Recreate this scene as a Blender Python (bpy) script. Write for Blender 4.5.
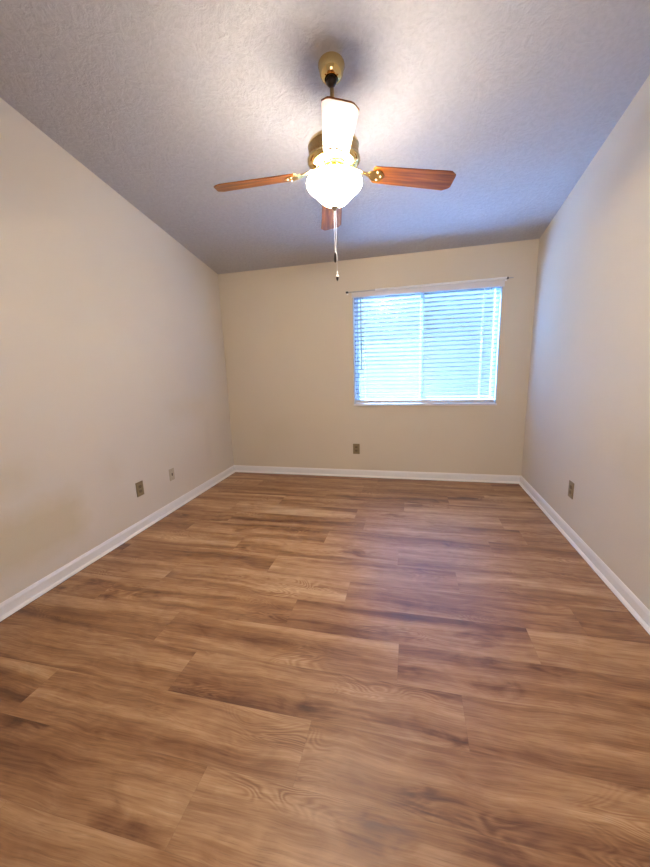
import bpy, bmesh, math, random
from mathutils import Vector, Matrix
random.seed(7)
for o in list(bpy.data.objects):
    bpy.data.objects.remove(o)
S = bpy.context.scene
COL = S.collection
PI = math.pi

# ---------------------------------------------------------------- camera
F, YAW, PITCH, ROLL = 358.614, 0.2383, -0.1941, -0.0333
CAM = Vector((2.2485, -4.1353, 1.3663))
fw = Vector((-math.sin(YAW)*math.cos(PITCH), math.cos(YAW)*math.cos(PITCH), math.sin(PITCH)))
rt = Vector((math.cos(YAW), math.sin(YAW), 0)); up = rt.cross(fw)
r2 = rt*math.cos(ROLL) + up*math.sin(ROLL); u2 = -rt*math.sin(ROLL) + up*math.cos(ROLL)
cd = bpy.data.cameras.new('camera'); cam = bpy.data.objects.new('camera', cd); COL.objects.link(cam)
cd.sensor_fit = 'HORIZONTAL'; cd.sensor_width = 36.0; cd.lens = F*36.0/650.0
cd.clip_start = 0.01; cd.clip_end = 200
m3 = Matrix((r2, u2, -fw)).transposed()
cam.matrix_world = Matrix.Translation(CAM) @ m3.to_4x4()
S.camera = cam

# ---------------------------------------------------------------- world, light, exposure
w = bpy.data.worlds.new('daylight'); S.world = w; w.use_nodes = True
bg = w.node_tree.nodes['Background']
# bright blue sky overhead, paler and dimmer haze at the horizon
wt = w.node_tree; tcw = wt.nodes.new('ShaderNodeTexCoord'); sxw = wt.nodes.new('ShaderNodeSeparateXYZ'); rmp = wt.nodes.new('ShaderNodeValToRGB')
wt.links.new(tcw.outputs['Generated'], sxw.inputs[0]); wt.links.new(sxw.outputs[2], rmp.inputs[0]); wt.links.new(rmp.outputs[0], bg.inputs['Color'])
el = rmp.color_ramp.elements
el[0].position = 0.10; el[0].color = (0.120, 0.160, 0.172, 1)
el[1].position = 0.55; el[1].color = (0.40, 0.66, 1.0, 1)
e_ = el.new(0.28); e_.color = (0.20, 0.33, 0.46, 1)
bg.inputs['Strength'].default_value = 6.0
vs = S.view_settings
vs.view_transform = 'Standard'; vs.look = 'None'; vs.gamma = 1.0; vs.use_curve_mapping = False
vs.exposure = 0.30
BOWL_E = 104.0      # glow of the frosted bowl
BULB_E = 110.0     # the bulbs inside it
LAMP = (1.0, 0.90, 0.77)

# room measures (metres): x right, y towards the window wall (0), z up
W, HL, HR, SY = 3.4329, 2.44, 2.4729, 0.1916
YB = -4.75
WL, WR, WB, WT = 1.606, 3.133, 0.879, 2.110
def cz(x, y): return HL + (HR-HL)/W*x - SY*y

# high sun beyond the window: added to glance off the slats as blue glow, the blind keeps it off the floor
ld = bpy.data.lights.new('added_blue_sun', 'SUN'); ld.energy = 460.0; ld.angle = 0.02; ld.color = (0.27, 0.52, 1.0)
lo = bpy.data.objects.new('added_blue_sun', ld); COL.objects.link(lo)
lo.rotation_euler = Vector((-0.56, 0.58, 0.55)).to_track_quat('Z', 'Y').to_euler()

# portal at the window opening
ld = bpy.data.lights.new('window_portal', 'AREA'); ld.shape = 'RECTANGLE'; ld.size = WR-WL; ld.size_y = WT-WB
ld.cycles.is_portal = True
lo = bpy.data.objects.new('window_portal', ld); COL.objects.link(lo)
lo.location = ((WL+WR)/2, 0.20, (WB+WT)/2); lo.rotation_euler = (-PI/2, 0, 0)

# added fill light behind the camera, set in an added doorway
ld = bpy.data.lights.new('rear_fill_light', 'AREA'); ld.shape = 'RECTANGLE'; ld.size = 0.80; ld.size_y = 1.95; ld.energy = 20; ld.color = (0.97, 0.95, 1.0)
lo = bpy.data.objects.new('rear_fill_light', ld); COL.objects.link(lo)
lo.location = (2.35, YB-0.02, 1.0); lo.rotation_euler = (PI/2, 0, 0)

# ---------------------------------------------------------------- node helpers
def mat(name):
    m = bpy.data.materials.new(name); m.use_nodes = True
    nt = m.node_tree; b = nt.nodes['Principled BSDF']
    return m, nt, b
def N(nt, t, **kw):
    n = nt.nodes.new(t)
    for k, v in kw.items():
        if k.startswith('i_'):
            key = k[2:]
            n.inputs[int(key) if key.isdigit() else key.replace('_', ' ')].default_value = v
        else: setattr(n, k, v)
    return n
def L(nt, a, b): nt.links.new(a, b)
def mth(nt, op, a, b=None, clamp=False):
    n = nt.nodes.new('ShaderNodeMath'); n.operation = op; n.use_clamp = clamp
    for i, v in enumerate((a, b)):
        if v is None: continue
        if isinstance(v, (int, float)): n.inputs[i].default_value = v
        else: L(nt, v, n.inputs[i])
    return n.outputs[0]
def mixc(nt, fac, a, b, mode='MIX'):
    n = nt.nodes.new('ShaderNodeMix'); n.data_type = 'RGBA'; n.blend_type = mode
    for i, v in ((0, fac), (6, a), (7, b)):
        if isinstance(v, (int, float)): n.inputs[i].default_value = v
        elif isinstance(v, tuple): n.inputs[i].default_value = v if len(v) == 4 else v+(1,)
        else: L(nt, v, n.inputs[i])
    return n.outputs[2]
def ramp(nt, fac, stops):
    n = nt.nodes.new('ShaderNodeValToRGB'); e = n.color_ramp.elements
    while len(e) < len(stops): e.new(0.5)
    for i, (p, c) in enumerate(stops):
        e[i].position = p; e[i].color = (c if len(c) == 4 else tuple(c)+(1,))
    L(nt, fac, n.inputs[0]); return n.outputs[0]
def simple(name, col, rough=0.5, metal=0.0, noise=0.06, scale=30, **kw):
    m, nt, b = mat(name)
    tc = N(nt, 'ShaderNodeTexCoord'); nz = N(nt, 'ShaderNodeTexNoise', i_Scale=scale, i_Detail=3.0)
    L(nt, tc.outputs['Object'], nz.inputs['Vector'])
    lo_ = tuple(c*(1-noise) for c in col); hi_ = tuple(min(1, c*(1+noise)) for c in col)
    L(nt, mixc(nt, nz.outputs[0], lo_, hi_), b.inputs['Base Color'])
    b.inputs['Roughness'].default_value = rough; b.inputs['Metallic'].default_value = metal
    for k, v in kw.items(): b.inputs[k.replace('_', ' ')].default_value = v
    return m

# ---------------------------------------------------------------- materials
def wall_mat(name, col, bump=0.25, patches=None):
    m, nt, b = mat(name)
    g = N(nt, 'ShaderNodeNewGeometry'); pos = g.outputs['Position']
    n1 = N(nt, 'ShaderNodeTexNoise', i_Scale=1.1, i_Detail=3.0); L(nt, pos, n1.inputs['Vector'])
    c = mixc(nt, n1.outputs[0], tuple(x*0.95 for x in col), tuple(min(1, x*1.05) for x in col))
    if patches:                      # rectangles of touch-up paint, each with its own soft edge and tint
        sp = N(nt, 'ShaderNodeSeparateXYZ'); L(nt, pos, sp.inputs[0])
        nz = N(nt, 'ShaderNodeTexNoise', i_Scale=9.0, i_Detail=4.0); L(nt, pos, nz.inputs['Vector'])
        wob = mth(nt, 'MULTIPLY', mth(nt, 'SUBTRACT', nz.outputs[0], 0.5), 0.12)
        for (ax, a0, a1, z0, z1, tint, amt) in patches:
            a = mth(nt, 'ADD', sp.outputs[ax], wob); z = mth(nt, 'ADD', sp.outputs[2], wob)
            def soft(v, lo, hi, s=0.14):
                k1 = mth(nt, 'DIVIDE', mth(nt, 'SUBTRACT', v, lo), s, True)
                k2 = mth(nt, 'DIVIDE', mth(nt, 'SUBTRACT', hi, v), s, True)
                return mth(nt, 'MULTIPLY', k1, k2)
            f = mth(nt, 'MULTIPLY', mth(nt, 'MULTIPLY', soft(a, a0, a1), soft(z, z0, z1)), amt)
            c = mixc(nt, f, c, tint)
    L(nt, c, b.inputs['Base Color']); b.inputs['Roughness'].default_value = 0.62
    b.inputs['Specular IOR Level'].default_value = 0.3
    nb = N(nt, 'ShaderNodeTexNoise', i_Scale=160.0, i_Detail=2.0); L(nt, pos, nb.inputs['Vector'])
    bp = N(nt, 'ShaderNodeBump', i_Strength=bump, i_Distance=0.002); L(nt, nb.outputs[0], bp.inputs['Height'])
    L(nt, bp.outputs[0], b.inputs['Normal'])
    return m
WALLC = (0.63, 0.54, 0.415)
YEL = (0.58, 0.49, 0.345)
SIDEC_DAYLIT = (0.645, 0.57, 0.475)  # same paint as WALLC, with the side walls' neutral daylight put into the colour
M_left = wall_mat('left_wall_daylit_paint', SIDEC_DAYLIT, patches=[(1, -2.95, -2.15, 0.15, 0.62, YEL, .95), (1, -3.0, -2.45, 0.62, 0.92, YEL, .55),
        (1, -2.05, -1.75, 0.45, 0.75, YEL, .3), (1, -0.62, -0.48, 0.25, 0.85, (0.50, 0.43, 0.33), .5), (1, -1.25, -0.45, 0.8, 1.12, YEL, .3)])
M_right = wall_mat('right_wall_daylit_paint', SIDEC_DAYLIT, patches=[(1, -2.4, -1.7, 0.55, 1.0, YEL, .3)])
M_back = wall_mat('window_wall_paint', WALLC, patches=[(0, 0.35, 0.9, 0.35, 0.75, YEL, .25)])

m, nt, b = mat('stippled_ceiling_paint'); M_ceil = m
pos = N(nt, 'ShaderNodeNewGeometry').outputs['Position']
nw = N(nt, 'ShaderNodeTexNoise', i_Scale=7.0, i_Detail=2.0); L(nt, pos, nw.inputs['Vector'])
vadd = N(nt, 'ShaderNodeVectorMath', operation='MULTIPLY_ADD'); L(nt, nw.outputs['Color'], vadd.inputs[0])
vadd.inputs[1].default_value = (0.12, 0.12, 0.12); L(nt, pos, vadd.inputs[2])
n1 = N(nt, 'ShaderNodeTexNoise', i_Scale=42.0, i_Detail=5.0, i_Roughness=0.62); L(nt, vadd.outputs[0], n1.inputs['Vector'])
n2 = N(nt, 'ShaderNodeTexVoronoi', i_Scale=26.0); L(nt, vadd.outputs[0], n2.inputs['Vector'])
hgt = mth(nt, 'ADD', mth(nt, 'MULTIPLY', n1.outputs[0], 1.3), mth(nt, 'MULTIPLY', n2.outputs[0], 0.35))
bp = N(nt, 'ShaderNodeBump', i_Strength=0.48, i_Distance=0.010); L(nt, hgt, bp.inputs['Height'])
L(nt, bp.outputs[0], b.inputs['Normal'])
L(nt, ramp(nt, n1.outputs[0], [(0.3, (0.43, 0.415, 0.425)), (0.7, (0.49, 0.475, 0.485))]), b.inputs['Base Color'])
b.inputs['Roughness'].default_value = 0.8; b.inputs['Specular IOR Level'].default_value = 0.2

# vinyl plank floor: every plank carries its own uv (metres) and a colour attribute (seed, tone, knot)
m, nt, b = mat('oak_vinyl_planks'); M_floor = m
uv = N(nt, 'ShaderNodeUVMap', uv_map='plank_uv').outputs[0]
at = N(nt, 'ShaderNodeAttribute', attribute_name='plank'); sc = N(nt, 'ShaderNodeSeparateColor'); L(nt, at.outputs['Color'], sc.inputs[0])
seed, tone, knot = sc.outputs[0], sc.outputs[1], sc.outputs[2]
su = N(nt, 'ShaderNodeSeparateXYZ'); L(nt, uv, su.inputs[0])
def vec(x, y, z):
    c = N(nt, 'ShaderNodeCombineXYZ')
    for i, v in enumerate((x, y, z)):
        if isinstance(v, (int, float)): c.inputs[i].default_value = v
        else: L(nt, v, c.inputs[i])
    return c.outputs[0]
s100 = mth(nt, 'MULTIPLY', seed, 97.0)
# slow warp across the plank so the grain wanders
wv = N(nt, 'ShaderNodeTexNoise', i_Scale=1.0, i_Detail=2.0); L(nt, vec(mth(nt, 'MULTIPLY', su.outputs[0], 2.2), mth(nt, 'MULTIPLY', su.outputs[1], 3.0), s100), wv.inputs['Vector'])
warp = mth(nt, 'MULTIPLY', mth(nt, 'SUBTRACT', wv.outputs[0], 0.5), 0.07)
v2 = mth(nt, 'ADD', su.outputs[1], warp)
def gn(sx, sy, det, dist=0.0, off=0.0, vv=None):
    n = N(nt, 'ShaderNodeTexNoise', i_Scale=1.0, i_Detail=det, i_Distortion=dist)
    L(nt, vec(mth(nt, 'MULTIPLY', su.outputs[0], sx), mth(nt, 'MULTIPLY', vv or v2, sy), mth(nt, 'ADD', s100, off)), n.inputs['Vector'])
    return n.outputs[0]
broad = gn(0.65, 8.5, 2.5, 0.3, 3.0)
mid = gn(2.6, 34.0, 4.0, 0.6, 9.0)
fine = gn(7.0, 170.0, 3.0, 0.0, 17.0)
blot = gn(7.0, 14.0, 5.0, 1.2, 31.0)
# cathedral figure: contour lines of a stretched noise field
fld = gn(2.4, 9.0, 1.5, 0.9, 23.0)
ct = mth(nt, 'SINE', mth(nt, 'MULTIPLY', fld, 130.0))
ct = mth(nt, 'MULTIPLY', mth(nt, 'ADD', ct, 1.0), 0.5)
cmask = ramp(nt, gn(1.7, 5.0, 1.0, 0.0, 51.0), [(0.54, (0, 0, 0)), (0.74, (1, 1, 1))])
cm = mth(nt, 'MULTIPLY', cmask, mth(nt, 'SUBTRACT', ct, 0.5))
val = mth(nt, 'ADD', mth(nt, 'MULTIPLY', mth(nt, 'SUBTRACT', broad, 0.5), 1.35), mth(nt, 'MULTIPLY', mth(nt, 'SUBTRACT', mid, 0.5), 0.46))
val = mth(nt, 'ADD', val, mth(nt, 'MULTIPLY', mth(nt, 'SUBTRACT', fine, 0.5), 0.42))
val = mth(nt, 'ADD', val, mth(nt, 'MULTIPLY', mth(nt, 'SUBTRACT', blot, 0.5), 0.35))
val = mth(nt, 'ADD', val, mth(nt, 'MULTIPLY', cm, 0.28))
# knots: dark smudges where a voronoi centre falls
vk = N(nt, 'ShaderNodeTexVoronoi', i_Scale=1.0); L(nt, vec(mth(nt, 'MULTIPLY', su.outputs[0], 2.0), mth(nt, 'MULTIPLY', v2, 5.5), s100), vk.inputs['Vector'])
kn = mth(nt, 'SUBTRACT', 1.0, mth(nt, 'MULTIPLY', mth(nt, 'ADD', vk.outputs[0], mth(nt, 'MULTIPLY', mth(nt, 'SUBTRACT', blot, 0.5), 0.5)), 3.6), True)
val = mth(nt, 'SUBTRACT', val, mth(nt, 'MULTIPLY', mth(nt, 'MULTIPLY', kn, knot), 0.30))
val = mth(nt, 'ADD', mth(nt, 'ADD', val, 0.56), mth(nt, 'SUBTRACT', tone, 0.5))
colr = ramp(nt, val, [(0.0, (0.07, 0.023, 0.008)), (0.26, (0.165, 0.064, 0.022)), (0.5, (0.31, 0.145, 0.056)), (0.72, (0.445, 0.245, 0.113)), (0.98, (0.60, 0.385, 0.21))])
# fine pores
pore = ramp(nt, gn(16.0, 420.0, 2.0, 0.0, 77.0), [(0.30, (0.72, 0.72, 0.72)), (0.42, (1, 1, 1))])
colr = mixc(nt, 0.8, colr, pore, 'MULTIPLY')
# narrow seams along all four edges of a plank (v runs 0..width, second uv gives distance to the ends)
uve = N(nt, 'ShaderNodeUVMap', uv_map='edge_uv').outputs[0]
se = N(nt, 'ShaderNodeSeparateXYZ'); L(nt, uve, se.inputs[0])
dv = mth(nt, 'MINIMUM', se.outputs[1], mth(nt, 'SUBTRACT', 0.2295, se.outputs[1]))
du = mth(nt, 'MINIMUM', se.outputs[0], mth(nt, 'SUBTRACT', 1.2250, se.outputs[0]))
seam = mth(nt, 'DIVIDE', mth(nt, 'MINIMUM', du, dv), 0.0016, True)
colr = mixc(nt, seam, mixc(nt, 0.22, colr, (0.10, 0.05, 0.02)), colr)
L(nt, colr, b.inputs['Base Color'])
rg = mth(nt, 'ADD', 0.36, mth(nt, 'MULTIPLY', mid, 0.16)); L(nt, rg, b.inputs['Roughness'])
b.inputs['Specular IOR Level'].default_value = 0.5
bp = N(nt, 'ShaderNodeBump', i_Strength=0.16, i_Distance=0.002)
L(nt, mth(nt, 'ADD', mth(nt, 'ADD', fine, mth(nt, 'MULTIPLY', mid, 0.6)), mth(nt, 'MULTIPLY', seam, 1.2)), bp.inputs['Height']); L(nt, bp.outputs[0], b.inputs['Normal'])

M_trim = simple('white_trim_paint', (0.76, 0.725, 0.70), 0.35, noise=0.02)
M_shoe = simple('white_shoe_moulding_paint', (0.84, 0.79, 0.74), 0.35, noise=0.02)
M_caulk = simple('dark_floor_gap', (0.05, 0.03, 0.02), 0.8)
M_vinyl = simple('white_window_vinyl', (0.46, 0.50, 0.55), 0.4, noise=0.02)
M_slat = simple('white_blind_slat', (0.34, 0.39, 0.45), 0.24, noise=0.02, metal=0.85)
M_val = simple('white_blind_valance', (0.66, 0.63, 0.64), 0.45, noise=0.02)
M_cord = simple('white_cord', (0.8, 0.8, 0.8), 0.7)
M_wand = simple('clear_grey_wand', (0.22, 0.30, 0.36), 0.25)
M_rod = simple('white_enamel_rod', (0.86, 0.84, 0.82), 0.25, noise=0.02)
M_rodg = simple('grey_steel_rod', (0.42, 0.42, 0.43), 0.3, metal=0.7)
M_black = simple('black_plastic', (0.012, 0.010, 0.010), 0.35)
M_plate = simple('bronze_tan_plate', (0.24, 0.175, 0.085), 0.4, noise=0.12, scale=60)
M_recep = simple('brown_receptacle', (0.16, 0.11, 0.05), 0.45)
M_ivory = simple('ivory_plate', (0.46, 0.38, 0.26), 0.4)
M_jack = simple('dark_jack', (0.10, 0.06, 0.03), 0.5)
M_brass = simple('polished_brass', (0.80, 0.60, 0.26), 0.14, metal=1.0, noise=0.05, scale=12)
M_cane = simple('pressed_brass_band', (0.52, 0.34, 0.13), 0.34, metal=0.75, noise=0.35, scale=160)
M_dark = simple('dark_bronze', (0.03, 0.018, 0.010), 0.35, metal=0.4)
M_rodb = simple('antique_brass_tube', (0.34, 0.22, 0.10), 0.28, metal=1.0)
M_nick = simple('aged_nickel', (0.32, 0.28, 0.20), 0.3, metal=0.9)
M_chain = simple('chain_beads', (0.85, 0.85, 0.88), 0.3, metal=0.3)
M_fobw = simple('white_ceramic_fob', (0.85, 0.8, 0.72), 0.3)

m, nt, b = mat('walnut_blade_laminate'); M_blade = m
tc = N(nt, 'ShaderNodeTexCoord'); mp = N(nt, 'ShaderNodeMapping'); mp.inputs['Scale'].default_value = (3, 45, 8)
L(nt, tc.outputs['Object'], mp.inputs[0]); n1 = N(nt, 'ShaderNodeTexNoise', i_Scale=1.0, i_Detail=5.0, i_Distortion=0.5); L(nt, mp.outputs[0], n1.inputs['Vector'])
L(nt, ramp(nt, n1.outputs[0], [(0.3, (0.09, 0.021, 0.002)), (0.55, (0.26, 0.075, 0.007)), (0.75, (0.42, 0.15, 0.016))]), b.inputs['Base Color'])
b.inputs['Roughness'].default_value = 0.42; b.inputs['Specular IOR Level'].default_value = 0.3; b.inputs['Coat Weight'].default_value = 0.32; b.inputs['Coat Roughness'].default_value = 0.16
b.inputs['Coat IOR'].default_value = 1.6

def emis(name, col, st, base=(0.9, 0.88, 0.82)):
    m, nt, b = mat(name)
    b.inputs['Base Color'].default_value = base+(1,); b.inputs['Roughness'].default_value = 0.4
    tc = N(nt, 'ShaderNodeTexCoord'); nz = N(nt, 'ShaderNodeTexNoise', i_Scale=9.0, i_Detail=3.0); L(nt, tc.outputs['Object'], nz.inputs['Vector'])
    L(nt, mixc(nt, nz.outputs[0], tuple(c*0.93 for c in col), col), b.inputs['Emission Color'])
    b.inputs['Emission Strength'].default_value = st
    return m
M_bowl = emis('lit_frosted_glass', LAMP, BOWL_E)
M_bulb = emis('lit_bulb', LAMP, BULB_E)

m = bpy.data.materials.new('window_glass'); m.use_nodes = True; nt = m.node_tree; nt.nodes.clear(); M_glass = m
out = N(nt, 'ShaderNodeOutputMaterial'); tr = N(nt, 'ShaderNodeBsdfTransparent'); tr.inputs[0].default_value = (0.93, 0.97, 0.98, 1)
gl = N(nt, 'ShaderNodeBsdfGlossy', i_Roughness=0.02); mx = N(nt, 'ShaderNodeMixShader')
mx.inputs[0].default_value = 0.004; L(nt, tr.outputs[0], mx.inputs[1]); L(nt, gl.outputs[0], mx.inputs[2]); L(nt, mx.outputs[0], out.inputs[0])
m = bpy.data.materials.new('insect_screen'); m.use_nodes = True; nt = m.node_tree; nt.nodes.clear(); M_screen = m
out = N(nt, 'ShaderNodeOutputMaterial'); tr = N(nt, 'ShaderNodeBsdfTransparent'); df = N(nt, 'ShaderNodeBsdfDiffuse'); df.inputs[0].default_value = (0.05, 0.06, 0.07, 1)
mx = N(nt, 'ShaderNodeMixShader'); mx.inputs[0].default_value = 0.22
L(nt, tr.outputs[0], mx.inputs[1]); L(nt, df.outputs[0], mx.inputs[2]); L(nt, mx.outputs[0], out.inputs[0])
M_ground = simple('added_ground_grey', (0.10, 0.10, 0.10), 0.9, noise=0.08, scale=2)
M_block = simple('added_block_grey', (0.20, 0.165, 0.13), 0.9, noise=0.15, scale=3)

# ---------------------------------------------------------------- mesh helpers
def link(name, bm, ma, parent=None, smooth=False, loc=None):
    me = bpy.data.meshes.new(name); bmesh.ops.recalc_face_normals(bm, faces=bm.faces); bm.to_mesh(me); bm.free()
    for m_ in (ma if isinstance(ma, (list, tuple)) else [ma]): me.materials.append(m_)
    if smooth:
        for p in me.polygons: p.use_smooth = True
        me.set_sharp_from_angle(angle=math.radians(40))
    o = bpy.data.objects.new(name, me); COL.objects.link(o)
    if parent: o.parent = parent
    if loc: o.location = loc
    return o
def struct(name, bm, ma, parent=None, **k):
    o = link(name, bm, ma, parent, **k)
    if parent is None: o['kind'] = 'structure'
    return o
def box(bm, x0, x1, y0, y1, z0, z1, mi=0, bev=0.0, M=None):
    t = bmesh.new()
    vs_ = [t.verts.new((x, y, z)) for x in (x0, x1) for y in (y0, y1) for z in (z0, z1)]
    for f in ((0, 1, 3, 2), (4, 6, 7, 5), (0, 4, 5, 1), (2, 3, 7, 6), (0, 2, 6, 4), (1, 5, 7, 3)): t.faces.new([vs_[i] for i in f])
    if bev: bmesh.ops.bevel(t, geom=list(t.edges), offset=bev, segments=2, affect='EDGES', profile=0.5)
    if M: t.transform(M)
    mp_ = {}
    for v in t.verts: mp_[v] = bm.verts.new(v.co)
    for f in t.faces:
        g = bm.faces.new([mp_[v] for v in f.verts]); g.material_index = mi
    t.free()
def prism(bm, pts, d):      # polygon pts (3d) extruded by vector d
    a = [bm.verts.new(p) for p in pts]; c = [bm.verts.new(Vector(p)+Vector(d)) for p in pts]
    bm.faces.new(a); bm.faces.new(c[::-1]); n = len(a)
    for i in range(n): bm.faces.new([a[i], a[(i+1) % n], c[(i+1) % n], c[i]])
def lathe(bm, prof, seg=48, M=None, mi=0, cap=True):   # prof: list of (r, z)
    rings = []
    for r, z in prof:
        if r < 1e-6:
            v = Vector((0, 0, z)); rings.append([bm.verts.new(M @ v if M else v)])
        else:
            rg_ = []
            for i in range(seg):
                v = Vector((r*math.cos(2*PI*i/seg), r*math.sin(2*PI*i/seg), z)); rg_.append(bm.verts.new(M @ v if M else v))
            rings.append(rg_)
    for a, c in zip(rings, rings[1:]):
        for i in range(seg):
            j = (i+1) % seg
            if len(a) == 1 and len(c) == 1: continue
            if len(a) == 1: f = bm.faces.new([a[0], c[i], c[j]])
            elif len(c) == 1: f = bm.faces.new([a[i], c[0], a[j]])
            else: f = bm.faces.new([a[i], c[i], c[j], a[j]])
            f.material_index = mi
    if cap:
        for rg_ in (rings[0], rings[-1]):
            if len(rg_) > 1: bm.faces.new(rg_).material_index = mi
def tube(bm, pts, r, seg=10):
    pts = [Vector(p) for p in pts]; rings = []
    for i, p in enumerate(pts):
        t = (pts[min(i+1, len(pts)-1)]-pts[max(i-1, 0)]).normalized()
        a = t.orthogonal().normalized() if i == 0 else (a - t*a.dot(t)).normalized()
        c = t.cross(a); rr = r[i] if isinstance(r, (list, tuple)) else r
        rings.append([bm.verts.new(p + (a*math.cos(2*PI*k/seg)+c*math.sin(2*PI*k/seg))*rr) for k in range(seg)])
    for a_, c_ in zip(rings, rings[1:]):
        for k in range(seg): bm.faces.new([a_[k], a_[(k+1) % seg], c_[(k+1) % seg], c_[k]])
    bm.faces.new(rings[0]); bm.faces.new(rings[-1])
def thing(name, label, cat, loc, group=None, rot=None):
    o = bpy.data.objects.new(name, None); COL.objects.link(o); o.location = loc; o.empty_display_size = 0.05
    if rot: o.rotation_euler = rot
    tag(o, label, cat, group); return o
def tag(o, label, cat, group=None):
    o['label'] = label; o['category'] = cat
    if group: o['group'] = group
    return o

# ---------------------------------------------------------------- room shell
T = 0.15
# floor of individual planks in one mesh
PW, PL, Y0 = 0.2295, 1.225, -3.49
joints = {-1: .986, 0: .35, 1: 1.888, 2: 2.468, 3: 2.207, 4: 1.612, 5: 1.890, 6: 1.321, 7: .95, 8: 2.832, 9: 1.878, 10: .55, 11: .975, 12: 2.62, 13: 1.75, 14: 3.112, 15: 1.32}
# tone of planks the photograph shows darker or lighter than their neighbours, keyed by (row, joint on their left)
tones = {(-1, .986): -.13, (3, 2.207): -.07, (4, 1.612): -.08, (5, 3.115): -.18, (6, .096): -.06, (9, 1.878): -.12, (11, .975): -.14,
         (8, 2.832): -.10, (2, 2.468): -.06, (1, 1.888): .04, (1, .663): .03, (4, 2.837): .05, (0, .35): .02, (3, .982): .03, (5, .665): .06,
         (15, 1.32): -.12, (15, .095): -.1, (14, 1.887): -.05, (6, 1.321): .05, (7, .95): .05, (12, 1.395): -.06}
bm = bmesh.new(); UV = bm.loops.layers.uv.new('plank_uv'); UE = bm.loops.layers.uv.new('edge_uv'); CA = bm.loops.layers.float_color.new('plank')
for k in range(-6, 16):
    ya = Y0+PW*k; yb = ya+PW
    ya_, yb_ = max(ya, YB), min(yb, 0.0)
    if yb_ <= ya_: continue
    j0 = joints.get(k, random.uniform(0, PL))
    x = j0 - PL*math.ceil((j0)/PL)
    while x < W:
        xa, xb = max(x, 0), min(x+PL, W)
        if xb > xa:
            sd = random.random(); tn = 0.5+random.uniform(-.03, .03)
            for (kk, jx), tv in tones.items():
                if kk == k and abs(jx-x) < 0.03: tn = 0.5+tv*0.6
            kn_ = 1.0 if random.random() < 0.45 else 0.15
            f = bm.faces.new([bm.verts.new((px, py, 0)) for px, py in ((xa, ya_), (xb, ya_), (xb, yb_), (xa, yb_))])
            for lp in f.loops:
                c = lp.vert.co
                lp[UV].uv = (c.x-x, c.y-ya); lp[UE].uv = (c.x-x, c.y-ya); lp[CA] = (sd, tn, kn_, 1)
        x += PL
bm_f = bm
ret = [bm.verts.new(p) for p in ((0, YB, -.05), (W, YB, -.05), (W, 0, -.05), (0, 0, -.05))]
bm.faces.new(ret[::-1])
me = bpy.data.meshes.new('floor'); bm.to_mesh(me); bm.free(); me.materials.append(M_floor)
fl = bpy.data.objects.new('floor', me); COL.objects.link(fl); fl['kind'] = 'structure'

bm = bmesh.new(); e = T
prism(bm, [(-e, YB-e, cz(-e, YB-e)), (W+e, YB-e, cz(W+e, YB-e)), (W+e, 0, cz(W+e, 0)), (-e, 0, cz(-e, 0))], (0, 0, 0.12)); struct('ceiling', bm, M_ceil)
bm = bmesh.new(); prism(bm, [(0, YB, -.05), (0, 0, -.05), (0, 0, cz(0, 0)), (0, YB, cz(0, YB))], (-T, 0, 0)); struct('wall_left', bm, M_left)
bm = bmesh.new(); prism(bm, [(W, YB, -.05), (W, 0, -.05), (W, 0, cz(W, 0)), (W, YB, cz(W, YB))], (T, 0, 0)); struct('wall_right', bm, M_right)
bm = bmesh.new()
for xa, xb, za in ((-T, 1.93, -.05), (1.93, 2.77, 2.03), (2.77, W+T, -.05)):  # doorway gap added for the fill light behind the camera
    prism(bm, [(xa, YB, za), (xb, YB, za), (xb, YB, cz(xb, YB)), (xa, YB, cz(xa, YB))], (0, -T, 0))
struct('wall_front', bm, M_right)
bm = bmesh.new(); box(bm, 1.6, 3.1, YB-1.2, YB-1.1, -.05, 2.5); box(bm, 1.5, 1.6, YB-1.2, YB-T, -.05, 2.5); box(bm, 3.1, 3.2, YB-1.2, YB-T, -.05, 2.5); box(bm, 1.5, 3.2, YB-1.2, YB-T, 2.5, 2.6); box(bm, 1.5, 3.2, YB-1.2, YB, -.1, -.0)
struct('added_hall_box', bm, M_right)  # added unseen box, shuts sky light out of the doorway
# window wall with the opening
bm = bmesh.new()
zt = lambda x: cz(x, 0)
D = 0.14
prism(bm, [(-T, 0, -.05), (WL, 0, -.05), (WL, 0, zt(WL)), (-T, 0, zt(-T))], (0, D, 0))
prism(bm, [(WR, 0, -.05), (W+T, 0, -.05), (W+T, 0, zt(W+T)), (WR, 0, zt(WR))], (0, D, 0))
prism(bm, [(WL, 0, -.05), (WR, 0, -.05), (WR, 0, WB), (WL, 0, WB)], (0, D, 0))
prism(bm, [(WL, 0, WT), (WR, 0, WT), (WR, 0, zt(WR)), (WL, 0, zt(WL))], (0, D, 0))
struct('wall_back', bm, M_back)
bm = bmesh.new(); box(bm, -8, 12, 0.16, 3.2, -0.3, -0.2); struct('added_ground_slab', bm, M_ground)  # added ground slab, put in to shape light bouncing up through the blind
bm = bmesh.new(); box(bm, -8, 12, 3.2, 3.4, -0.3, 1.75); struct('added_horizon_block', bm, M_block)  # added wall, blocks the far ground and dims the horizon beyond the window

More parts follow.
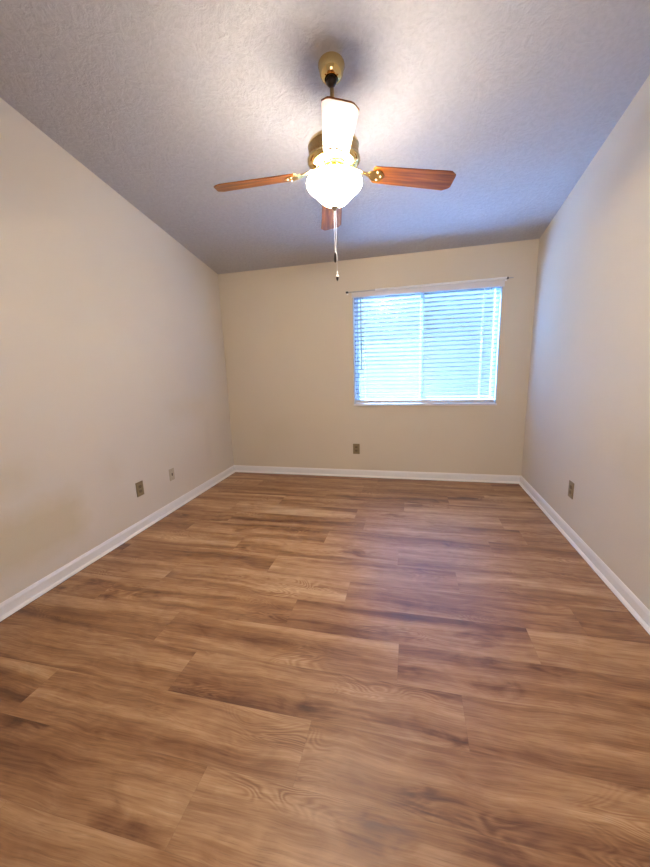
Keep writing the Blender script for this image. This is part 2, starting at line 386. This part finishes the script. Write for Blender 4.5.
# baseboards: moulded board plus quarter-round shoe
def baseboard(name, p0, p1, nrm, s0, s1):
    # p0->p1 along the wall, nrm into the room, s0/s1: mitre factor at each end
    d = (Vector(p1)-Vector(p0)).normalized(); n = Vector(nrm)
    def run(prof, mi, bm):
        A = [bm.verts.new(Vector(p0)+n*q+d*q*s0+Vector((0, 0, z))) for q, z in prof]
        B = [bm.verts.new(Vector(p1)+n*q-d*q*s1+Vector((0, 0, z))) for q, z in prof]
        k = len(prof); bm.faces.new(A).material_index = mi; bm.faces.new(B[::-1]).material_index = mi
        for i in range(k): bm.faces.new([A[i], A[(i+1) % k], B[(i+1) % k], B[i]]).material_index = mi
    bm = bmesh.new()
    run([(0, 0.003), (0.012, 0.003), (0.012, 0.068), (0.0115, 0.072), (0.009, 0.077), (0.0065, 0.082), (0.004, 0.086), (0, 0.087)], 0, bm)
    root = struct(name, bm, [M_trim])
    bm = bmesh.new()
    run([(0.0121, 0.004)]+[(0.0121+0.016*math.sin(a), 0.004+0.019*math.cos(a)) for a in [PI/2*i/6 for i in range(6, -1, -1)]], 0, bm)
    link('shoe_moulding', bm, M_shoe, root)
    bm = bmesh.new(); run([(0.0121, 0.0005), (0.0265, 0.0005), (0.0265, 0.0038), (0.0121, 0.0038)], 0, bm); link('floor_gap', bm, M_caulk, root)
    bm = bmesh.new(); run([(0.0001, 0.0872), (0.0045, 0.0862), (0.0045, 0.0885), (0.0001, 0.0905)], 0, bm); link('top_bead', bm, M_shoe, root)
baseboard('baseboard_left', (0, YB, 0), (0, 0, 0), (1, 0, 0), 0, 1)
baseboard('baseboard_right', (W, 0, 0), (W, YB, 0), (-1, 0, 0), 1, 0)
baseboard('baseboard_back', (0, 0, 0), (W, 0, 0), (0, -1, 0), 1, 1)

# ---------------------------------------------------------------- window
bm = bmesh.new()
fy0, fy1 = 0.075, 0.135; fwid = 0.022
box(bm, WL, WL+fwid, fy0, fy1, WB, WT); box(bm, WR-fwid, WR, fy0, fy1, WB, WT)
box(bm, WL+fwid, WR-fwid, fy0, fy1, WB, WB+fwid); box(bm, WL+fwid, WR-fwid, fy0, fy1, WT-fwid, WT)
win = struct('window_1', bm, M_vinyl)
xm = 2.358
def sash(x0, x1, y0, y1):
    bm = bmesh.new(); s = 0.026; z0, z1 = WB+fwid, WT-fwid
    box(bm, x0, x0+s, y0, y1, z0, z1); box(bm, x1-s, x1, y0, y1, z0, z1)
    box(bm, x0+s, x1-s, y0, y1, z0, z0+s); box(bm, x0+s, x1-s, y0, y1, z1-s, z1)
    sh = link('sash', bm, M_vinyl, win)
    bm = bmesh.new(); yc = (y0+y1)/2; box(bm, x0+s, x1-s, yc-.002, yc+.002, z0+s, z1-s); link('pane', bm, M_glass, sh)
sash(WL+fwid, xm+.02, 0.108, 0.130); sash(xm-.02, WR-fwid, 0.080, 0.102)
bm = bmesh.new(); v = [bm.verts.new(p) for p in ((xm, .1345, WB+fwid), (WR-fwid, .1345, WB+fwid), (WR-fwid, .1345, WT-fwid), (xm, .1345, WT-fwid))]
bm.faces.new(v); link('insect_screen', bm, M_screen, win)
# white jamb lining and sill
bm = bmesh.new(); box(bm, WL, WL+.008, 0.0, 0.0749, WB, WT-.0); box(bm, WR-.008, WR, 0.0, 0.0749, WB, WT); link('jamb_liner', bm, M_vinyl, win)
bm = bmesh.new(); box(bm, WL-.004, WR+.006, -.022, 0.0749, WB-.014, WB+.006, bev=.003); link('window_sill', bm, M_trim, win)

# ---------------------------------------------------------------- blind
bl = thing('window_blind', 'white horizontal slatted blind, half open, filling the only window', 'blind', ((WL+WR)/2, 0.0, WB+.006))
bo = Vector(bl.location)
BX0, BX1 = WL+.014, WR-.016
def brel(bm): bm.transform(Matrix.Translation(-bo)); return bm
NS = 25; zt_s, zb_s = 2.050, WB+.082; tilt = math.radians(-15)
bm = bmesh.new(); sw = 0.050
for i in range(NS):
    z = zt_s + (zb_s-zt_s)*i/(NS-1); yc = 0.036
    pr_ = []
    for j in range(7):
        t = -0.5+j/6; c = 0.0035*(1-4*t*t)
        y = t*sw; zz = c
        pr_.append((yc + y*math.cos(tilt) - zz*math.sin(tilt), z + y*math.sin(tilt)*1.0 + zz*math.cos(tilt)))
    th = 0.0022
    A = [(y, zz+th) for y, zz in pr_] + [(y, zz) for y, zz in reversed(pr_)]
    a = [bm.verts.new((BX0, y, zz)) for y, zz in A]; c_ = [bm.verts.new((BX1, y, zz)) for y, zz in A]
    bm.faces.new(a); bm.faces.new(c_[::-1]); k = len(A)
    for q in range(k): bm.faces.new([a[q], a[(q+1) % k], c_[(q+1) % k], c_[q]])
link('slats', brel(bm), M_slat, bl, smooth=True)
bm = bmesh.new(); box(bm, BX0, BX1, 0.006, 0.060, WB+.012, WB+.048, bev=.003); link('bottom_rail', brel(bm), M_val, bl)
bm = bmesh.new(); box(bm, BX0, BX1, 0.010, 0.062, 2.072, WT-.002, bev=.002); link('headrail', brel(bm), M_val, bl)
bm = bmesh.new(); box(bm, WL-.006, WR+.012, -.022, -.010, 2.060, 2.124, bev=.003)
box(bm, WL-.006, WL-.001, -.010, -.0005, 2.060, 2.124); box(bm, WR+.007, WR+.012, -.010, -.0005, 2.060, 2.124)
link('valance', brel(bm), M_val, bl)
for x in (WL+.125, 2.362, WR-.17):
    bm = bmesh.new()
    for y in (0.0115, 0.0605): tube(bm, [(x, y, WB+.03), (x, y, 2.08)], 0.0016, 6)
    tube(bm, [(x+.012, 0.036, WB+.03), (x+.012, 0.036, 2.08)], 0.001, 6)
    link('ladder_cord', brel(bm), M_cord, bl)
bm = bmesh.new(); tube(bm, [(WL+.092, -.004, 2.055), (WL+.092, -.0035, 1.30)], 0.0062, 8)
tube(bm, [(WL+.092, -.0035, 1.305), (WL+.092, -.0035, 1.27)], 0.0080, 8); tube(bm, [(WL+.092, .012, 2.085), (WL+.092, -.004, 2.055)], .002, 6)
link('tilt_wand', brel(bm), M_wand, bl)

# ---------------------------------------------------------------- curtain rod
ry = -0.038; zl, zr = 2.115, 2.132
xl_, xr_ = 1.553, 3.157
cr = thing('curtain_rod', 'thin white metal curtain rod with black end clips above the window', 'curtain rod', (xl_, ry, zl))
co = Vector(cr.location)
def rz(x): return zl + (zr-zl)*(x-xl_)/(xr_-xl_)
def lk(name, bm, ma): bm.transform(Matrix.Translation(-co)); return link(name, bm, ma, cr, smooth=True)
xj = 1.86
bm = bmesh.new(); tube(bm, [(xl_, ry, rz(xl_)), (xj+.1, ry, rz(xj+.1))], 0.0060, 12); lk('inner_tube', bm, M_rodg)
bm = bmesh.new(); tube(bm, [(xj, ry, rz(xj)), (xr_, ry, rz(xr_))], 0.0125, 12); lk('outer_tube', bm, M_rod)
bm = bmesh.new(); tube(bm, [(xr_+.012, ry, rz(xr_)), (xr_+.045, ry, rz(xr_)+.001), (xr_+.062, ry, rz(xr_)+.001)], [.0045, .006, .003], 10); lk('finial', bm, M_rodg)
for x in (xl_, xr_):
    bm = bmesh.new(); box(bm, x-.012, x+.016, ry-.010, ry+.010, rz(x)-.011, rz(x)+.009, bev=.003); lk('end_clip', bm, M_black)
    bm = bmesh.new(); box(bm, x-.004, x+.004, ry+.008, -.004, rz(x)-.006, rz(x)+.004); box(bm, x-.010, x+.010, -.004, -.0003, rz(x)-.022, rz(x)+.020, bev=.001)
    lk('wall_bracket', bm, M_rod)

# ---------------------------------------------------------------- outlets (built facing -y, on the plane y=0)
def outlet(label, loc, rotz, group=None, kind='duplex'):
    nm = 'wall_outlet' if kind == 'duplex' else 'cable_outlet'
    t = thing(nm, label, 'outlet' if kind == 'duplex' else 'cable jack', loc, group, (0, 0, rotz))
    hw, hh = (0.040, 0.0625) if kind == 'duplex' else (0.036, 0.058)
    bm = bmesh.new(); box(bm, -hw, hw, -.0065, -.0003, -hh, hh, bev=.0025); link('cover_plate', bm, M_plate if kind == 'duplex' else M_ivory, t)
    if kind == 'duplex':
        for s in (-1, 1):
            bm = bmesh.new(); zc = s*0.0205
            pts = []
            for i in range(24):
                a = 2*PI*i/24; pts.append((0.0172*math.cos(a), -.0066, zc+max(-.0135, min(.0135, 0.0172*math.sin(a)))))
            prism(bm, pts, (0, -.0022, 0)); r = link('receptacle', bm, M_recep, t)
            bm = bmesh.new()
            box(bm, -.0078, -.0052, -.0093, -.0088, zc-.001, zc+.008); box(bm, .0052, .0078, -.0093, -.0088, zc, zc+.007)
            box(bm, -.0025, .0025, -.0093, -.0088, zc-.0095, zc-.0045); link('slots', bm, M_black, r)
        bm = bmesh.new(); lathe(bm, [(0, .0018), (.0022, .0012), (.003, 0)], 12, Matrix.Translation((0, -.0065, 0)) @ Matrix.Rotation(PI/2, 4, 'X')); link('screw', bm, M_nick, t)
    else:
        bm = bmesh.new(); box(bm, -.0085, .0085, -.0085, -.0066, -.013, .013, bev=.001); link('jack', bm, M_jack, t)
        for s in (-1, 1):
            bm = bmesh.new(); lathe(bm, [(0, .0018), (.0025, .0012), (.0032, 0)], 12, Matrix.Translation((0, -.0065, s*.042)) @ Matrix.Rotation(PI/2, 4, 'X')); link('screw', bm, M_nick, t)
G = None
outlet('brown outlet plate on the left wall, nearest the camera', (0, -1.665, 0.362), PI/2)
outlet('ivory cable jack plate with dark centre on the left wall', (0, -1.237, 0.355), PI/2, kind='cable')
outlet('brown outlet plate on the far wall below the window', (1.624, 0, 0.349), 0)
outlet('brown outlet plate on the right wall above the baseboard', (W, -1.220, 0.371), -PI/2)

# ---------------------------------------------------------------- ceiling fan
FX, FY = 1.835, -2.033; ZC = cz(FX, FY)
BZ = 2.365
fan = thing('ceiling_fan', 'brass ceiling fan with four brown wooden blades and a lit frosted bowl', 'ceiling fan', (FX, FY, ZC))
fo = Vector(fan.location)
def fk(name, bm, ma, parent=None, smooth=True): return link(name, bm, ma, parent or fan, smooth=smooth)
# local z: everything below is given relative to ZC
Z = lambda z: z-ZC
dn = Vector((-(HR-HL)/W, SY, 1)).normalized()
R = Vector((0, 0, 1)).rotation_difference(dn).to_matrix().to_4x4()
bm = bmesh.new()
lathe(bm, [(.0, -.001), (.064, -.001), (.067, -.005), (.067, -.014), (.064, -.019), (.063, -.030), (.060, -.046), (.052, -.062), (.042, -.072), (.034, -.076), (.030, -.074), (.028, -.066), (.0, -.064)], 56, R)
fk('canopy', bm, M_brass)
bc = R @ Vector((0, 0, -.076)); bc.x = 0; 
bm = bmesh.new(); lathe(bm, [(0, .027), (.016, .022), (.026, .008), (.028, -.002), (.024, -.014), (.014, -.024), (0, -.027)], 32, Matrix.Translation((0, -.012, -.080))); fk('hanger_ball', bm, M_dark)
bm = bmesh.new(); lathe(bm, [(.0105, -.09), (.0105, Z(2.521))], 24, Matrix.Translation((0, 0, 0))); fk('downrod', bm, M_rodb)
bm = bmesh.new(); lathe(bm, [(.011, Z(2.600)), (.017, Z(2.598)), (.020, Z(2.575)), (.030, Z(2.555)), (.046, Z(2.535)), (.05, Z(2.521)), (.0, Z(2.521))], 32); fk('coupling_cover', bm, M_brass)
bm = bmesh.new()
lathe(bm, [(0, Z(2.520)), (0.0700, Z(2.517)), (0.1100, Z(2.508)), (0.1276, Z(2.495)), (0.1342, Z(2.4820)), (0.1342, Z(2.4760)), (0.1287, Z(2.4740)), (0.1287, Z(2.4280)), (0.1342, Z(2.4260)), (0.1397, Z(2.4180)), (0.1397, Z(2.4080)), (0.1320, Z(2.3960)), (0.1144, Z(2.3860)), (0.0880, Z(2.3820)), (0, Z(2.382))], 64)
mh = fk('motor_housing', bm, M_brass)
bm = bmesh.new(); lathe(bm, [(0.1289, Z(2.4830)), (0.1315, Z(2.4800)), (0.1315, Z(2.4320)), (0.1289, Z(2.4290))], 64, cap=False); fk('decorative_band', bm, M_cane, mh)
bm = bmesh.new()
lathe(bm, [(0, Z(2.3815)), (.055, Z(2.3815)), (.060, Z(2.378)), (.060, Z(2.365)), (.066, Z(2.360)), (.066, Z(2.352)), (.050, Z(2.345)), (.030, Z(2.338)), (.0, Z(2.338))], 48); fk('switch_housing', bm, M_brass)
# centre stem that carries the bowl
bm = bmesh.new(); lathe(bm, [(.006, Z(2.3375)), (.006, Z(2.196))], 16); fk('stem', bm, M_rodb)
# ornate gallery of brass rings above the bowl rim, each fixed under the motor
for i in range(10):
    a = 2*PI*i/10+.2; bm = bmesh.new()
    c0 = Vector((.100*math.cos(a), .100*math.sin(a), Z(2.3645))); tx = Vector((-math.sin(a), math.cos(a), 0)); tz = Vector((0, 0, 1))
    tube(bm, [c0+(tx*math.cos(q)+tz*math.sin(q))*.017 for q in [2*PI*k/14 for k in range(15)]], .0028, 6)
    fk('scroll_ring', bm, M_brass)
# bowl: bell-shaped frosted glass, open at the top
bm = bmesh.new()
bp_ = [(.136, 2.328), (.143, 2.322), (.148, 2.309), (.147, 2.296), (.141, 2.284), (.130, 2.273), (.117, 2.264), (.105, 2.253), (.094, 2.241), (.080, 2.227), (.062, 2.212), (.040, 2.201), (.020, 2.196), (.008, 2.194)]
lathe(bm, [(r, Z(z)) for r, z in bp_] + [(max(r-.004, .008), Z(z+.004)) for r, z in reversed(bp_)], 64, cap=False)
fk('light_bowl', bm, M_bowl)
bm = bmesh.new(); lathe(bm, [(.008, Z(2.195)), (.020, Z(2.1935)), (.022, Z(2.189)), (.015, Z(2.184)), (.011, Z(2.179)), (.006, Z(2.172)), (0, Z(2.170))], 28); fk('bowl_finial', bm, M_nick)
for i in range(3):
    a = 2*PI*i/3 + math.radians(-90+60)
    Mx = Matrix.Rotation(a, 4, 'Z') @ Matrix.Translation((.055, 0, Z(2.318))) @ Matrix.Rotation(math.radians(62), 4, 'Y')
    bm = bmesh.new(); lathe(bm, [(0, -.045), (.013, -.045), (.015, -.02), (.015, 0), (0, 0)], 20, Mx); sk = fk('bulb_socket', bm, M_brass)
    bm = bmesh.new(); lathe(bm, [(.010, .001), (.014, .010), (.020, .026), (.022, .038), (.019, .050), (.010, .059), (0, .062)], 20, Mx); fk('bulb', bm, M_bulb, sk)
# blades
def blade_mesh():
    bm = bmesh.new(); r0, r1 = .205, .640; w0, w1 = .060, .073; th = .006
    out_ = [(r0, -w0+.012), (r0+.012, -w0)]
    out_ += [(r1-.030, -w1), (r1-.004, -w1+.020), (r1, -w1+.030), (r1, w1-.034), (r1-.006, w1-.022), (r1-.036, w1-.001)]
    out_ += [(r0+.012, w0), (r0, w0-.012)]
    prism(bm, [(x, y, -th/2) for x, y in out_], (0, 0, th))
    bmesh.ops.recalc_face_normals(bm, faces=bm.faces)
    bmesh.ops.bevel(bm, geom=[e_ for e_ in bm.edges if abs(e_.verts[0].co.z-e_.verts[1].co.z) < 1e-6], offset=.0015, segments=2, affect='EDGES')
    return bm
def arm_mesh(pm):
    bm = bmesh.new()
    # strap from the motor's underside down and outward, widening to a plate under the blade
    st = [(.070, .013, 2.3785), (.095, .013, 2.377), (.118, .011, 2.371), (.140, .010, 2.361), (.162, .012, 2.352), (.182, .020, 2.345)]
    prev = None
    for r, hw, z in st:
        cur = [bm.verts.new((r, s*hw, Z(z)+dz)) for s, dz in ((-1, -.003), (1, -.003), (1, .002), (-1, .002))]
        if prev:
            for q in range(4): bm.faces.new([prev[q], prev[(q+1) % 4], cur[(q+1) % 4], cur[q]])
        else: bm.faces.new(cur)
        prev = cur
    # plate end (pitched like the blade)
    cur = [bm.verts.new(pm @ Vector((r, y, z))) for r, y, z in ((.204, -.034, -.0075), (.204, .034, -.0075), (.204, .034, -.0040), (.204, -.034, -.0040))]
    for q in range(4): bm.faces.new([prev[q], prev[(q+1) % 4], cur[(q+1) % 4], cur[q]])
    prev = cur
    for r, hw in ((.225, .044), (.245, .040), (.258, .022), (.268, .006)):
        cur = [bm.verts.new(pm @ Vector((r, y, z))) for y, z in ((-hw, -.0070), (hw, -.0070), (hw, -.0035), (-hw, -.0035))]
        for q in range(4): bm.faces.new([prev[q], prev[(q+1) % 4], cur[(q+1) % 4], cur[q]])
        prev = cur
    bm.faces.new(prev)
    for y in (-.026, .026, 0):
        lathe(bm, [(0, -.0105), (.004, -.0098), (.0055, -.0072)], 12, pm @ Matrix.Translation((.232 if y else .252, y, 0)), cap=False)
    return bm
pm = Matrix.Translation((0, 0, Z(BZ))) @ Matrix.Rotation(math.radians(6.0), 4, 'Y') @ Matrix.Rotation(math.radians(-11.5), 4, 'X')
bA = fk('blade', blade_mesh(), M_blade, smooth=False); bA.matrix_local = Matrix.Identity(4)
aA = fk('blade_arm', arm_mesh(pm), M_brass, parent=bA, smooth=False)
for i, dg in enumerate((14, 104, 194, 284)):
    Rz = Matrix.Rotation(math.radians(dg), 4, 'Z')
    if i == 0: b_, a_ = bA, aA
    else:
        b_ = bA.copy(); COL.objects.link(b_); b_.parent = fan
        a_ = aA.copy(); COL.objects.link(a_); a_.parent = b_
    b_.matrix_local = Rz @ pm
    a_.matrix_local = pm.inverted()
# pull chains with fobs
def chain(x, y, z0, z1):
    bm = bmesh.new(); n = int((z0-z1)/.0062)
    tube(bm, [(x, y, z0), (x, y, z1)], .0007, 6)
    for i in range(n): bmesh.ops.create_icosphere(bm, subdivisions=1, radius=.0019, matrix=Matrix.Translation((x, y, z0-(i+.5)*(z0-z1)/n)))
    return bm
c1 = fk('pull_chain', chain(-.004, -.006, Z(2.176), Z(1.962)), M_chain)
bm = bmesh.new(); lathe(bm, [(0, .026), (.003, .024), (.0055, .012), (.0068, -.008), (.0062, -.020), (.003, -.026), (0, -.027)], 16, Matrix.Translation((-.004, -.006, Z(1.937)))); fk('fob', bm, M_dark, c1)
c2 = fk('pull_chain', chain(.005, -.003, Z(2.172), Z(1.862)), M_chain)
bm = bmesh.new(); Mx = Matrix.Translation((.005, -.003, Z(1.838)))
lathe(bm, [(0, .026), (.004, .024), (.005, .018), (.003, .012), (.0065, .008), (.0085, .002), (.0085, -.003)], 16, Mx, 1)
lathe(bm, [(.0085, -.003), (.0075, -.010), (.0045, -.020), (0, -.026)], 16, Mx, 0, cap=False)
fk('fob', bm, [M_dark, M_fobw], c2)
